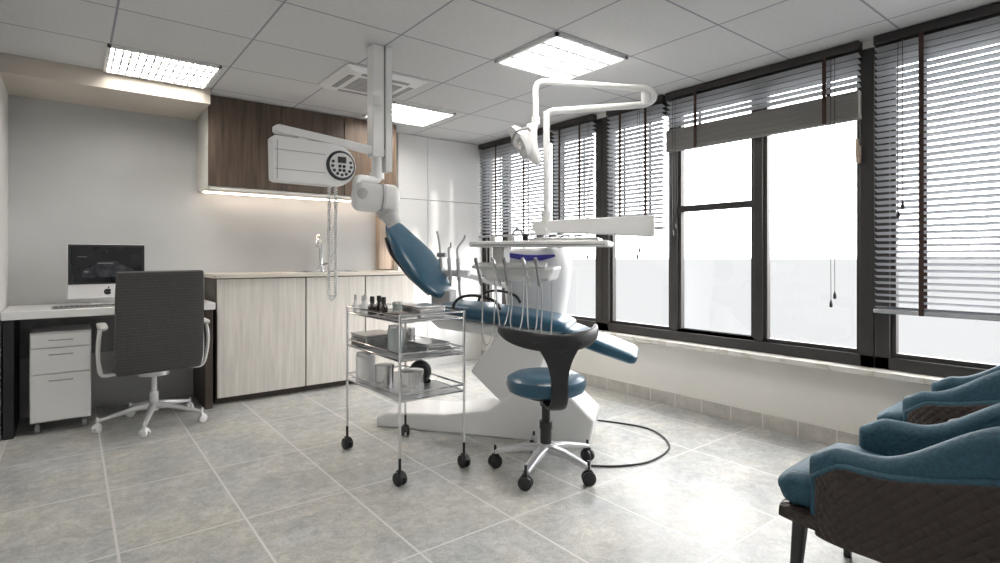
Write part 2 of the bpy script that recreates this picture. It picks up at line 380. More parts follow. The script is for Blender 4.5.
b.prism(pr,(0,-.001,0)); b.prism([(0,-.001,.112),(.009,-.001,.118),(.009,-.001,.129),(.001,-.001,.123)],(0,-.001,0)); b.obj('logo',BLACK,parent=t,smooth=False)
b=B(R); b.sweep([(0,.03,.20),(0,.045,.1),(0,.06,.012)],[.16,.17,.18],[.008,.008,.01],(1,0,0),e=.4); b.box(-.1,.1,-.08,.085,0,.008); b.obj('stand',SILVER,parent=t,bevel=.002)
t=top('keyboard',(.10,4.58,.785),'slim silver keyboard lying on the desk','keyboard')
RK=Matrix.Translation((.10,4.58,.785))@Matrix.Rotation(math.radians(3),4,'Z')
B(RK).box(-.2,.2,-.055,.055,0,.01).obj('keyboard_body',GREYP,parent=t,bevel=.003)
b=B(RK)
for r in range(5):
    for c in range(14): b.box(-.19+c*.027,-.19+c*.027+.022,-.048+r*.02,-.048+r*.02+.016,.01,.013)
b.obj('keys',BLACK,parent=t,smooth=False)
t=top('drawer_pedestal',(-.05,4.75,0),'white mobile drawer pedestal on casters under the desk','drawer unit')
B().box(-.205,.105,4.52,4.95,.07,.64).obj('body',WHITE,parent=t,bevel=.004)
for z0,z1 in((.545,.632),(.38,.54),(.08,.375)):
    d=B().box(-.2,.1,4.50,4.52,z0,z1).obj('drawer',WHITE2,parent=t,bevel=.003)
    b=B(); b.tube([(-.11,4.50,z1-.04),(-.11,4.482,z1-.04),(.01,4.482,z1-.04),(.01,4.50,z1-.04)],.004,8,smooth=False); b.obj('handle',CHROME,parent=d)
for x in(-.17,.07):
    for y in(4.56,4.9):
        b=B(); b.cyl((x-.012,y,.028),(x+.012,y,.028),.028,n=16); b.cyl((x,y,.03),(x,y,.075),.008); b.obj('caster',GREYP,parent=t)
def caster(t,x,y,r,ang,m,stem,hub=None):
    d=Vector((math.cos(ang),math.sin(ang),0)); n=Vector((-d.y,d.x,0)); c=Vector((x,y,r))
    b=B()
    for sgn in(-1,1): 
        a=c+n*sgn*.006
        b.lathe(a,[(0,0),(r,.0),(r,r*.4),(r*.8,r*.55),(0,r*.55)],20,axis=n*sgn)
    b.cyl(c+n*.008,c-n*.008,r*.35)
    b.sweep([c+d*r*.9+Vector((0,0,r*.3)),c+d*r*.4+Vector((0,0,r*1.05)),c-d*r*.4+Vector((0,0,r*1.1))],r*.8,.008,n,12)
    b.cyl(c+Vector((0,0,r*.6)),c+Vector((0,0,stem)),.007)
    return b.obj('caster',m,parent=t)
t=top('office_chair',(.43,4.32,0),'dark grey ribbed-mesh office chair with white arms and star base','chair')
ox,oy=.44,4.34
b=B(); yb=4.10; bx=.455
pts=ipath([(bx,yb+.07,.385),(bx,yb+.02,.5),(bx,yb,.7),(bx,yb+.0,.88),(bx,yb-.02,1.03)],5)
n=len(pts)
b.sweep(pts,[.47+.02*min(1,i/4)-.06*max(0,(i/n-.7)) for i in range(n)],[.045]*n,(1,.05,0),n=40,e=.32)
b.obj('backrest',MESHF,parent=t,bevel=.014,seg=3)
b=B(); b.sweep([(ox,4.14,.41),(ox,4.2,.42),(ox,4.45,.43),(ox,4.6,.42),(ox,4.64,.40)],[.40,.48,.48,.46,.4],[.04,.09,.1,.09,.05],(1,0,0),e=.45); b.obj('seat',MESHF,parent=t)
for sx in(-1,1):
    x=ox+sx*.285
    b=B(); b.tube([(ox+sx*.2,4.34,.36),(x,4.34,.36),(x+sx*.02,4.28,.45),(x+sx*.02,4.22,.58),(x+sx*.01,4.24,.665)],.0105,10)
    b.tube([(x,4.34,.36),(x+sx*.02,4.42,.48),(x+sx*.015,4.40,.60),(x+sx*.01,4.38,.66)],.010,10)
    o=b.obj('armrest',WHITE,parent=t)
    b=B(); b.sweep([(x,4.14,.675),(x,4.2,.68),(x,4.42,.68),(x,4.47,.672)],[.03,.055,.055,.03],[.015,.024,.024,.015],(1,0,0),e=.6); b.obj('arm_pad',LGREY,parent=o)
b=B(); b.cyl((ox,oy,.33),(ox,oy,.37),.09); b.cyl((ox,oy,.20),(ox,oy,.34),.017); b.cyl((ox,oy,.09),(ox,oy,.22),.028); b.obj('gas_lift',ALU,parent=t)
b=B()
for i in range(5):
    a=math.radians(-105+72*i); d=Vector((math.cos(a),math.sin(a),0)); p=Vector((-d.y,d.x,0))
    c=Vector((ox,oy,0)); b.sweep([c+d*.01+Vector((0,0,.125)),c+d*.1+Vector((0,0,.12)),c+d*.31+Vector((0,0,.075))],[.05,.04,.024],[.05,.036,.018],p,14,.7)
b.obj('star_base',mat('pale_silver',(.68,.68,.69),.3,.3,noise=.01),parent=t)
for i in range(5):
    a=math.radians(-105+72*i); caster(t,ox+.31*math.cos(a),oy+.31*math.sin(a),.028,a+1,WHITE2,.07)
# ------------------------------------------------------------ cabinets
for i,(x0,x1) in enumerate(((.862,1.527),(1.53,2.05),(2.053,2.54))):
    t=top('base_cabinet',((x0+x1)/2,4.8,0),'low cabinet with pale wood-grain door under the worktop','cabinet','base cabinets')
    b=B(); b.box(x0,x1,4.575,5.04,.05,.955); b.box(x0+.0,x1,4.62,5.04,0,.05); b.obj('body',DSIDE,parent=t,smooth=False)
    B().box(x0+.004,x1-.004,4.553,4.575,.055,.95).obj('door',LWOOD,parent=t,bevel=.002)
B().box(.845,2.542,4.53,5.045,.958,.99).obj('worktop',TOPW,label='pale wood worktop running over the base cabinets',cat='worktop',bevel=.003)
t=top('faucet',(1.77,4.88,.99),'tall chrome gooseneck faucet on the worktop','faucet')
b=B(); b.cyl((1.78,4.9,.99),(1.78,4.9,1.04),.032); b.tube([(1.78,4.9,1.0),(1.78,4.9,1.16),(1.77,4.885,1.27),(1.735,4.83,1.315),(1.70,4.77,1.28),(1.69,4.74,1.20)],.017,12); b.obj('spout',CHROME,parent=t)
b=B(); b.cyl((1.78,4.9,1.05),(1.85,4.87,1.07),.014); b.tube([(1.85,4.87,1.07),(1.88,4.85,1.15)],.009,8,smooth=False); b.obj('handle',CHROME,parent=t)
t=top('sink',(1.76,4.76,.99),'small steel inset sink in the worktop','sink')
b=B(); b.box(1.52,2.0,4.6,4.61,.99,.996);b.box(1.52,2.0,4.85,4.86,.99,.996);b.box(1.52,1.53,4.61,4.85,.99,.996);b.box(1.99,2.0,4.61,4.85,.99,.996); b.obj('rim',CHROME,parent=t)
B().box(1.53,1.99,4.61,4.85,.9905,.992).obj('basin',STEEL,parent=t,smooth=False)
for x0,x1,wm in((.812,1.34,DWOOD),(1.343,1.872,DWOOD),(1.878,2.38,DWOOD_LIT)):
    t=top('wall_cabinet',((x0+x1)/2,4.82,1.65),'walnut-fronted wall cabinet reaching the ceiling','cabinet','wall cabinets')
    B().box(x0,x1,4.62,5.04,1.65,2.345).obj('body',CREAM,parent=t,smooth=False)
    B().box(x0+.0015,x1-.0015,4.60,4.62,1.66,2.343).obj('door',wm,parent=t,bevel=.001)
t=top('under_cabinet_light',(1.6,4.9,1.63),'slim warm light strip beneath the wall cabinets','light')
B().box(.82,2.37,4.60,4.66,1.632,1.65).obj('housing',CREAM,parent=t,smooth=False)
B().box(.84,2.35,4.93,4.97,1.640,1.649).obj('strip',LED,parent=t,smooth=False)
# ------------------------------------------------------------ cart
X0,X1,Y0,Y1=1.27,1.65,2.42,3.07
t=top('instrument_trolley',(1.46,2.74,0),'chrome three-tier trolley on black casters','trolley')
for x in(X0,X1):
    for y in(Y0,Y1): B().cyl((x,y,.08),(x,y,.835),.0068).obj('leg',CHROME,parent=t)
SHELF=mat('satin_shelf',(.50,.51,.52),.35,.4,noise=.03)
for z in(.80,.61,.41):
    o=B().box(X0,X1,Y0,Y1,z-.006,z).obj('shelf',SHELF,parent=t,smooth=False)
    for zz in(z+.03,z-.003):
        b=B(); b.tube([(X0,Y0,zz),(X1,Y0,zz),(X1,Y1,zz),(X0,Y1,zz)],.0055,8,smooth=False,loop=True)
        b.obj('rail',CHROME,parent=o)
for x in(X0,X1):
    for y in(Y0,Y1): caster(t,x,y,.033,random.uniform(0,6),BLACK,.10)
def item(name,x,y,z,prof,m,lab,cat,grp=None,cap=None,n=28):
    t=top(name,(x,y,z),lab,cat,grp); B().lathe((x,y,z),prof,n).obj('body',m,parent=t)
    if cap: B().lathe((x,y,z+cap[0]),[(0,0),(cap[1],0),(cap[1],cap[2]*.9),(cap[1]*.8,cap[2]),(0,cap[2])],n).obj(cap[3],cap[4],parent=t)
    return t
zt=.801
for x,y in((1.30,3.02),(1.33,2.97),(1.30,2.92),(1.36,3.02)):
    item('bottle',x,y,zt,[(0,0),(.016,0),(.016,.045),(.007,.06),(.007,.07)],WHITE2,'small white bottle with thin nozzle on the trolley','bottle','small white bottles',(.07,.008,.03,'cap',LGREY))
for x,y in((1.32,2.84),(1.38,2.88),(1.35,2.76)):
    item('bottle',x,y,zt,[(0,0),(.024,0),(.024,.045),(.012,.06),(.012,.07)],AMBER,'dark glass dropper bottle on the trolley','bottle','dark glass bottles',(.07,.013,.03,'cap',BLACK))
def boxitem(x0,x1,y0,y1,z,h,m,name,lab,cat,lid=None):
    t=top(name,((x0+x1)/2,(y0+y1)/2,z),lab,cat)
    B().box(x0,x1,y0,y1,z,z+h).obj('body',m,parent=t,bevel=.004)
    B().box(x0-.003,x1+.003,y0-.003,y1+.003,z+h,z+h+.012).obj('lid',lid or m,parent=t,bevel=.004)
    return t
boxitem(1.42,1.57,2.48,2.68,zt,.05,STEEL,'instrument_box','shallow steel instrument box on the trolley','box')
boxitem(1.50,1.61,2.72,2.92,zt,.035,WHITE,'glove_box','small white supply box on the trolley','box')
boxitem(1.30,1.39,2.46,2.64,zt,.015,STEEL,'instrument_tray','flat steel tray on the trolley','tray')
for i in range(4):
    t=top('dental_mirror',(1.345,2.55,zt+.03),'thin steel hand instrument lying on the tray','instrument','steel hand instruments')
    B().cyl((1.315+i*.018,2.47,zt+.031),(1.318+i*.018,2.62,zt+.031),.003,n=10).obj('handle',CHROME,parent=t)
    B().lathe((1.318+i*.018,2.625,zt+.029),[(0,0),(.006,0),(.006,.003),(0,.003)],14).obj('tip',STEEL,parent=t)
item('cotton_jar',1.45,2.79,zt,[(0,0),(.028,0),(.028,.055)],GLASSW,'small glass jar with steel lid on the trolley','jar',None,(.055,.029,.012,'lid',STEEL))
zm=.611
boxitem(1.285,1.47,2.84,3.05,zm,.06,STEEL,'steriliser_box','steel steriliser box on the middle trolley shelf','box')
item('jar',1.37,2.66,zm,[(0,0),(.042,0),(.042,.12),(.036,.13)],GLASSW,'frosted glass jar on the middle trolley shelf','jar',None,(.13,.038,.015,'lid',STEEL))
boxitem(1.46,1.61,2.48,2.7,zm,.04,STEEL,'kidney_dish_box','low steel dish box on the middle trolley shelf','box')
item('canister',1.55,2.86,zm,[(0,0),(.045,0),(.045,.08)],STEEL,'round steel canister on the middle trolley shelf','canister','steel canisters',(.08,.047,.018,'lid',STEEL))
zl=.411
item('jar',1.33,2.95,zl,[(0,0),(.055,0),(.055,.14),(.05,.15)],WHITE2,'white ceramic jar on the lower trolley shelf','jar','white jars',(.15,.052,.015,'lid',STEEL))
item('canister',1.40,2.54,zl,[(0,0),(.062,0),(.062,.10)],STEEL,'round steel canister on the lower trolley shelf','canister','steel canisters',(.10,.065,.02,'lid',STEEL))
item('canister',1.34,2.73,zl,[(0,0),(.05,0),(.05,.11)],STEEL,'round steel canister on the lower trolley shelf','canister','steel canisters',(.11,.052,.018,'lid',STEEL))
t=top('suction_pump',(1.56,2.78,zl),'small round black motor unit on the lower trolley shelf','pump')
b=B(); b.lathe((1.57,2.74,zl+.065),[(0,0),(.055,.0),(.062,.02),(.062,.06),(.05,.08),(0,.08)],28,axis=(-.55,-.83,0)); b.box(1.50,1.60,2.68,2.76,zl,zl+.02); b.obj('body',BLACK,parent=t)
# ------------------------------------------------------------ X-ray unit
t=top('dental_xray_unit',(1.41,2.97,1.3),'white ceiling-mounted dental x-ray arm with control box','x-ray machine')
b=B(); b.box(1.365,1.437,2.93,3.01,1.70,2.35); b.obj('ceiling_column',WHITE2,parent=t,bevel=.006)
b=B(); b.box(1.447,1.49,2.93,3.0,1.62,2.35); b.obj('cable_duct',WHITE,parent=t,bevel=.004)
b=B(); b.box(1.40,1.47,2.94,2.99,1.70,2.34); b.obj('column_core',GREYP,parent=t)
b=B(); b.prism([(.84,2.94,1.768),(.83,2.94,1.775),(.83,2.94,1.802),(.85,2.94,1.810),(1.46,2.94,1.753),(1.46,2.94,1.712)],(0,.06,0)); b.box(.95,1.0,2.95,2.99,1.72,1.775); b.obj('support_arm',WHITE2,parent=t,bevel=.004)
b=B(); xa,xb,zc,hh=.835,1.235,1.625,.115
out=[]
for i in range(9): a=math.pi/2-math.pi*i/8*.999; out.append((xb-.09+.12*math.cos(a),2.93,zc+hh*math.sin(a)))
out+= [(xa,2.93,zc-hh*.98),(xa-.02,2.93,zc-hh*.9),(xa-.025,2.93,zc+hh*.95),(xa-.01,2.93,zc+hh+.01)]
b.prism(out,(0,.08,0)); cb=b.obj('control_box',WHITE2,parent=t,bevel=.005,seg=3)
for x0,x1,dz in((xa-.01,1.09,.05),(xa-.01,1.09,-.05)):
    b=B(); b.box(x0,x1,2.928,2.932,zc+dz,zc+dz+.003); b.obj('seam',GREYP,parent=cb,smooth=False)
b=B(); b.box(xa,xa+.003,2.928,2.932,zc-.10,zc+.10); b.obj('seam',GREYP,parent=cb,smooth=False)
b=B(); b.lathe((1.175,2.931,zc),[(0,0),(.082,0),(.082,.006),(.076,.012),(0,.012)],40,axis=(0,-1,0)); b.obj('dial_panel',BGREY,parent=cb)
b=B(); b.lathe((1.175,2.918,zc),[(0,0),(.068,0),(.068,.004),(0,.004)],40,axis=(0,-1,0)); b.obj('dial_face',WHITE,parent=cb)
b=B(); b.box(1.152,1.198,2.909,2.914,zc+.012,zc+.046); b.obj('display',BLACK,parent=cb)
for i in range(9):
    a=math.radians(-200+i*27.5); b=B(); b.lathe((1.175+.053*math.cos(a),2.914,zc+.053*math.sin(a)),[(0,0),(.0085,0),(.0085,.004),(0,.004)],12,axis=(0,-1,0)); b.obj('button',BGREY,parent=cb)
for i in range(4):
    b=B(); b.lathe((1.163+(i%2)*.024,2.914,zc-.006-(i//2)*.022),[(0,0),(.009,0),(.009,.004),(0,.004)],12,axis=(0,-1,0)); b.obj('button',BLACK,parent=cb)
b=B(); pts=[]
NN=1000
for i in range(NN):
    f=i/(NN-1)
    if f<.47: c=Vector((1.120,2.96,1.54-.62*f/.47))
    elif f>.53: c=Vector((1.160,2.965,.92+.62*(f-.53)/.47))
    else: g=(f-.47)/.06; c=Vector((1.120+.040*g,2.96,.92-.04*math.sin(math.pi*g)))
    a=i*.62; pts.append(c+Vector((.0078*math.cos(a),.0078*math.sin(a),0)))
b.tube(pts,.0036,6,smooth=False); b.obj('coiled_cable',WHITE,parent=t)
b=B(); b.cyl((1.41,2.97,1.60),(1.41,2.97,1.72),.03); b.cyl((1.41,2.97,1.575),(1.41,2.97,1.61),.042); b.tube([(1.41,2.97,1.60),(1.41,2.96,1.575),(1.38,2.95,1.565),(1.29,2.93,1.565),(1.265,2.925,1.55),(1.262,2.92,1.50)],.022,12); b.obj('yoke',WHITE2,parent=t)
ax=(.95,-.25,-.08)
hd=B(); hd.lathe((1.24,2.93,1.465),[(0,0),(.045,0),(.066,.010),(.079,.028),(.083,.045),(.083,.17),(.088,.175),(.088,.225),(.082,.243),(.066,.255),(0,.255)],40,axis=ax); hd=hd.obj('tube_head',WHITE2,parent=t)
b=B(); b.lathe((1.39,2.889,1.4525),[(.0885,0),(.0895,.002),(.0895,.006),(.0885,.008)],36,axis=ax); b.obj('head_seam',GREYP,parent=hd)
b=B(); b.lathe((1.262,2.84,1.472),[(0,0),(.03,0),(.028,.012),(0,.016)],28,axis=(-.25,-.95,0)); b.obj('pivot_cap',LGREY,parent=hd)
b=B(); b.lathe((1.41,2.88,1.41),[(0,0),(.06,0),(.06,.05),(.052,.055),(.042,.10),(.044,.12),(0,.12)],30,axis=(.45,-.2,-.85)); b.obj('collimator',LGREY,parent=hd)
b=B(); b.lathe((1.479,2.868,1.445),[(0,0),(.06,0),(.055,.01),(0,.012)],30,axis=ax); b.obj('end_cap',LGREY,parent=hd)
# ------------------------------------------------------------ dental chair unit
M=Matrix.Translation((1.7,3.4,0))@Matrix.Rotation(math.atan2(-.81,.59),4,'Z')
t=top('dental_chair',(2.2,2.75,0),'blue reclining dental chair with white base, instrument tray and lamp','dental chair')
b=B(M)
foot=[(-.03,.0),(1.37,.0),(1.40,.15),(1.24,.30),(1.10,.36),(.92,.30),(.74,.165),(.45,.115),(.04,.10),(-.03,.06)]
b.prism([(x,-.12,z) for x,z in foot],(0,.36,0)); bs=b.obj('base',WHITE2,parent=t,bevel=.014,seg=3)
b=B(M); b.prism([(x,-.105,z) for x,z in ((.84,.20),(.62,.40),(.80,.64),(1.16,.64),(1.11,.55),(1.06,.40),(1.10,.34))],(0,.32,0)); b.obj('pedestal',WHITE2,parent=t,bevel=.014,seg=3)
b=B(M); b.sweep([(.28,.08,.74),(.4,.08,.70),(.8,.08,.66),(1.15,.08,.64),(1.25,.08,.64)],[.2,.36,.38,.34,.2],[.04,.1,.1,.07,.03],(0,1,0),e=.5); b.obj('seat_shell',WHITE2,parent=t)
def pad(path,W,T,n=4,e=.5):
    p=ipath(path,n); b=B(M); b.sweep(p,lerpl(W,n),lerpl(T,n),(0,1,0),28,e); return b
pad([(.42,.08,.785),(.45,.08,.78),(.7,.08,.755),(1.1,.08,.71),(1.22,.08,.685),(1.24,.08,.68)],[.3,.44,.48,.46,.42,.3],[.03,.09,.10,.09,.07,.03]).obj('seat',BLUE,parent=t)
pad([(1.20,.08,.66),(1.23,.08,.65),(1.46,.08,.575),(1.61,.08,.525),(1.64,.08,.515)],[.3,.42,.43,.40,.28],[.03,.085,.085,.075,.03]).obj('legrest',BLUE,parent=t)
bk=pad([(.385,.08,.860),(.375,.08,.870),(.335,.08,.915),(.265,.08,1.0),(.155,.08,1.14),(.05,.08,1.27),(.0,.08,1.345),(-.01,.08,1.365)],[.14,.30,.46,.55,.54,.38,.22,.1],[.03,.06,.085,.11,.11,.075,.05,.02],e=.75).obj('backrest',BLUE,parent=t)
pad([(.30,.08,.87),(.19,.08,.99),(.06,.08,1.14),(-.02,.08,1.25)],[.2,.34,.34,.2],[.02,.03,.03,.02]).obj('backrest_shell',BLACK,parent=bk)
b=B(M); b.box(-.05,.02,.05,.11,1.33,1.40); b.cyl((-.02,.02,1.37),(-.02,.14,1.37),.022); b.obj('headrest_joint',LGREY,parent=bk,bevel=.006)
b=B(M); b.box(.30,.44,.02,.14,.74,.90); b.obj('backrest_hinge',LGREY,parent=bk,bevel=.01)
for p in(-.17,.34):
    b=B(M); b.tube([(.53,p,.76),(.54,p,.83),(.60,p,.875),(.70,p,.88),(.80,p,.85),(.84,p,.80)],.010,10); b.obj('armrest',BLACK,parent=t)
# cuspidor tower
oc=[]
for i in range(24):
    a=2*math.pi*i/24; oc.append((.225*math.copysign(abs(math.cos(a))**.6,math.cos(a)),.14*math.copysign(abs(math.sin(a))**.6,math.sin(a))))
b=B(M); b.rings([[(x*sc_+cx_,y*sc_+.50,z) for x,y in oc] for z,sc_,cx_ in((0,.85,.91),(.1,.88,.91),(.6,.90,.91),(.78,.96,.92),(.90,1.03,.925),(1.05,1.07,.93),(1.13,1.05,.93),(1.165,.98,.93),(1.18,.82,.93),(1.185,.6,.93))]); tw=b.obj('cuspidor_tower',GWHITE,parent=t)
b=B(M); b.sweep([(.72,.365,1.15),(.77,.354,1.130),(.87,.346,1.115),(.99,.346,1.115),(1.08,.356,1.130)],[.014,.034,.042,.038,.016],.014,(0,0,1),12,.6); b.obj('light_band',PURP,parent=tw)
b=B(M); b.lathe((.80,.72,1.0),[(0,0),(.03,0),(.05,.02),(.1,.07),(.115,.12),(.105,.12),(.09,.08),(.04,.03),(0,.025)],30); b.obj('spit_bowl',WHITE2,parent=tw)
b=B(M); b.tube([(.84,.45,1.15),(.83,.44,1.28),(.79,.43,1.32),(.75,.43,1.27)],.008,8); b.obj('water_spout',CHROME,parent=tw)
b=B(M); b.tube([(.93,.47,1.15),(.93,.47,1.26),(.89,.46,1.29),(.86,.46,1.26)],.006,8); b.obj('cup_filler',CHROME,parent=tw)
# beam, post, lamp
b=B(M); b.prism([(.98,.07,1.350),(1.74,.07,1.376),(1.74,.07,1.245),(.98,.07,1.285)],(0,.10,0)); b.obj('tray_arm',WHITE2,parent=t,bevel=.007,seg=3)
b=B(M); b.box(1.0,1.08,.12,.45,1.20,1.30); b.cyl((1.04,.42,1.0),(1.04,.42,1.3),.035); b.obj('arm_support',WHITE2,parent=t,bevel=.01)
b=B(M); b.cyl((1.07,.1,1.33),(1.07,.1,1.41),.033); b.tube([(1.07,.1,1.36),(1.07,.1,2.0),(1.075,.1,2.035),(1.11,.1,2.055),(1.25,.1,2.055),(1.62,.1,2.055),(1.69,.1,2.06),(1.73,.1,2.085),(1.73,.09,2.12),(1.69,.08,2.145),(1.6,.07,2.155)],.021,14); b.obj('lamp_post',WHITE2,parent=t)
b=B(M); b.cyl((1.69,.1,2.05),(1.69,.1,2.15),.032); b.tube([(1.66,.08,2.15),(1.4,.04,2.18),(1.12,.01,2.215),(1.05,0,2.215),(1.02,0,2.18),(1.02,0,2.08),(1.02,0,1.97)],.018,14); b.cyl((1.02,0,1.95),(1.02,0,2.0),.026); b.obj('lamp_arm',WHITE2,parent=t)
lp=B(M); lp.sweep([(1.03,-.01,1.955),(1.0,-.02,1.93),(.99,-.02,1.86),(1.0,-.02,1.78),(1.03,-.03,1.72),(1.05,-.03,1.70)],[.04,.09,.12,.12,.09,.04],[.03,.07,.08,.08,.06,.03],(0,1,0),20,.7); lp=lp.obj('lamp_head',WHITE2,parent=t)
b=B(M); b.lathe((.965,-.03,1.855),[(0,.0),(.08,.0),(.11,.03),(.115,.055),(.105,.055),(.08,.02),(0,.015)],32,axis=(-.75,-.35,-.45)); b.obj('reflector',WHITE,parent=lp)
b=B(M); b.lathe((.945,-.04,1.84),[(0,.0),(.035,.0),(.03,.03),(0,.04)],20,axis=(-.75,-.35,-.45)); b.obj('bulb_cover',CHROME,parent=lp)
b=B(M); b.tube([(1.0,-.14,1.90),(.95,-.2,1.87),(.92,-.2,1.80),(.95,-.14,1.77)],.008,8); b.tube([(1.0,.1,1.90),(.95,.16,1.87),(.92,.16,1.80),(.95,.1,1.77)],.008,8); b.tube([(1.0,-.14,1.90),(1.0,.1,1.90)],.008,8,smooth=False); b.obj('lamp_handle',GREYP,parent=lp)
# tray
b=B(M); b.box(.70,1.50,-.36,-.02,1.178,1.213); tr=b.obj('instrument_tray',WHITE2,parent=t,bevel=.012,seg=3)
b=B(M); b.box(.72,1.48,-.363,-.357,1.186,1.192); b.obj('edge_strip',GREYP,parent=tr)
b=B(M); b.box(1.04,1.44,-.30,-.06,1.214,1.23); b.obj('tray_insert',STEEL,parent=tr,bevel=.004)
for i in range(9):
    b=B(M); b.cyl((1.05+i*.035,-.27+.01*i,1.24),(1.10+i*.032,-.12,1.25),.006); b.obj('dental_tool',BLACK if i%2 else CHROME,parent=tr)
for x,y,r in((1.0,-.2,.018),(.90,-.15,.022),(.80,-.2,.015)):
    b=B(M); b.cyl((x,y,1.213),(x,y,1.255),r); b.obj('tray_knob',BLACK if x>.95 else LGREY,parent=tr)
b=B(M); b.box(1.02,1.10,-.04,.10,1.19,1.30); b.obj('tray_bracket',WHITE2,parent=tr,bevel=.008)
b=B(M); b.box(.82,.89,-.28,-.14,1.06,1.18); b.obj('console_neck',LGREY,parent=tr,bevel=.006)
b=B(M); b.prism([(.74,-.33,1.065),(1.20,-.33,1.065),(1.17,-.33,.98),(.79,-.33,.98)],(0,.27,0)); b.obj('instrument_console',WHITE,parent=tr,bevel=.02,seg=3)
b=B(M); b.prism([(.73,-.40,1.07),(1.16,-.40,1.07),(1.16,-.33,1.09),(.73,-.33,1.09)],(0,0,-.018)); b.obj('holder_bar',LGREY,parent=tr,bevel=.005)
for i in range(5):
    x=.765+i*.088; jx=(.0,.012,-.008,.010,-.004)[i]
    b=B(M); b.lathe((x+jx-.005,-.42,1.115),[(0,0),(.009,.0),(.012,.02),(.007,.05),(.0085,.11),(.011,.15),(.006,.17),(0,.17)],14,axis=(.12+jx*8,.35,-1))
    h=b.obj('handpiece',STEEL if i%2 else GREYP,parent=tr)
    d=.60+.03*((i*7)%4)
    b=B(M); b.tube([(x+.012,-.36,.965),(x+.016,-.35,.85),(x+.012+jx,-.34,d+.08),(x+.025,-.30,d),(x+.04,-.22,d+.07),(x+.045,-.2,.85),(x+.045,-.2,.99)],.004,8); b.obj('hose',LGREY,parent=h)
# assistant holder with suction
b=B(M); b.tube([(.75,.5,.9),(.6,.50,.93),(.45,.40,.98),(.38,.28,1.00)],.02,10); b.obj('suction_arm',WHITE2,parent=t)
b=B(M); b.box(.27,.50,.20,.27,.985,1.03); ah=b.obj('suction_holder',WHITE2,parent=t,bevel=.006)
for i,(x,tip) in enumerate(((.31,1.30),(.375,1.22),(.44,1.27))):
    b=B(M); b.cyl((x,.19,.96),(x-.01,.19,1.11),.014); b.tube([(x-.01,.19,1.11),(x-.012,.19,1.18),(x-.03+.03*i,.20,tip-.03),(x-.04+.04*i,.20,tip)],.008,8); s_=b.obj('suction_tip',LGREY,parent=ah)
    b=B(M); b.tube([(x,.19,.96),(x+.01,.22,.82),(x+.10,.38,.68),(x+.25,.42,.60),(.75,.5,.7)],.009,8); b.obj('hose',LGREY,parent=s_)
b=B(M); b.box(.28,.34,.17,.21,1.12,1.15); b.obj('suction_valve',GREYP,parent=ah,bevel=.004)
b=B(); b.tube([(2.74,2.60,.006),(2.85,2.50,.006),(2.95,2.20,.006),(2.78,1.93,.006),(2.50,1.85,.006),(2.30,1.91,.006),(2.17,2.02,.006)],.0055,8); b.obj('power_cable',BLACK,label='black cable looping across the tiled floor',cat='cable')
# ------------------------------------------------------------ stool
sx,sy=1.966,2.12
fr=Vector((.6824,.7357,0)).normalized(); rt=Vector((fr.y,-fr.x,0))
t=top('saddle_stool',(sx,sy,0),'round blue stool with curved black back and five casters','stool')
b=B(); b.lathe((sx,sy,.41),[(0,0),(.17,0),(.198,.015),(.210,.048),(.203,.078),(.17,.096),(.08,.091),(0,.088)],40); b.obj('seat',BLUE,parent=t)
b=B(); b.lathe((sx,sy,.34),[(0,.0),(.03,.0),(.035,.03),(.10,.045),(.12,.07),(0,.07)],24); b.cyl((sx,sy,.12),(sx,sy,.25),.030); b.cyl((sx,sy,.2),(sx,sy,.36),.022);b.cyl((sx,sy,.22),(sx,sy,.26),.034); b.obj('gas_lift',BLACK,parent=t)
C=Vector((sx,sy,0)); bd=(-fr*.97+rt*.25).normalized(); 
st=ipath([C+bd*.05+Vector((0,0,.375)),C+bd*.20+Vector((0,0,.38)),C+bd*.262+Vector((0,0,.44)),C+bd*.258+Vector((0,0,.56)),C+bd*.255+Vector((0,0,.64)),C+bd*.25+Vector((0,0,.71))],6)
pw=Vector((-bd.y,bd.x,0)); n=len(st)
Ws=[]
for i,p in enumerate(st):
    z=p.z; Ws.append(.085 if z<.50 else .085+.17*((z-.50)/.21)**2.2)
b=B(); b.sweep(st,Ws,.024,pw,22,.6)
R_=.258; ring=[];Wd=[];Th=[];wd=[]
for i in range(29):
    a=math.radians(-80+160*i/28); p=C+(bd*math.cos(a)+pw*math.sin(a))*R_
    u=abs(a)/math.radians(80); ring.append(p+Vector((0,0,.705+.045*u**1.5))); Wd.append(.088*(1-.55*u**3)); Th.append(.032*(1-.3*u**4)); wd.append(Vector((0,0,1)))
b.sweep(ring,Wd,Th,wd,20,.7); b.obj('backrest',BLACK,parent=t)
b=B(); b.lathe((sx,sy,.09),[(0,0),(.05,0),(.045,.055),(0,.055)],24)
for i in range(5):
    a=math.radians(-82+72*i); d=Vector((math.cos(a),math.sin(a),0)); p=Vector((-d.y,d.x,0))
    b.sweep([C+d*.02+Vector((0,0,.12)),C+d*.12+Vector((0,0,.115)),C+d*.27+Vector((0,0,.085))],[.065,.055,.036],[.04,.034,.022],p,14,.6)
b.obj('star_base',ALU,parent=t)
for i in range(5):
    a=math.radians(-82+72*i); caster(t,sx+.27*math.cos(a),sy+.27*math.sin(a),.034,a+.8+i,BLACK,.085)
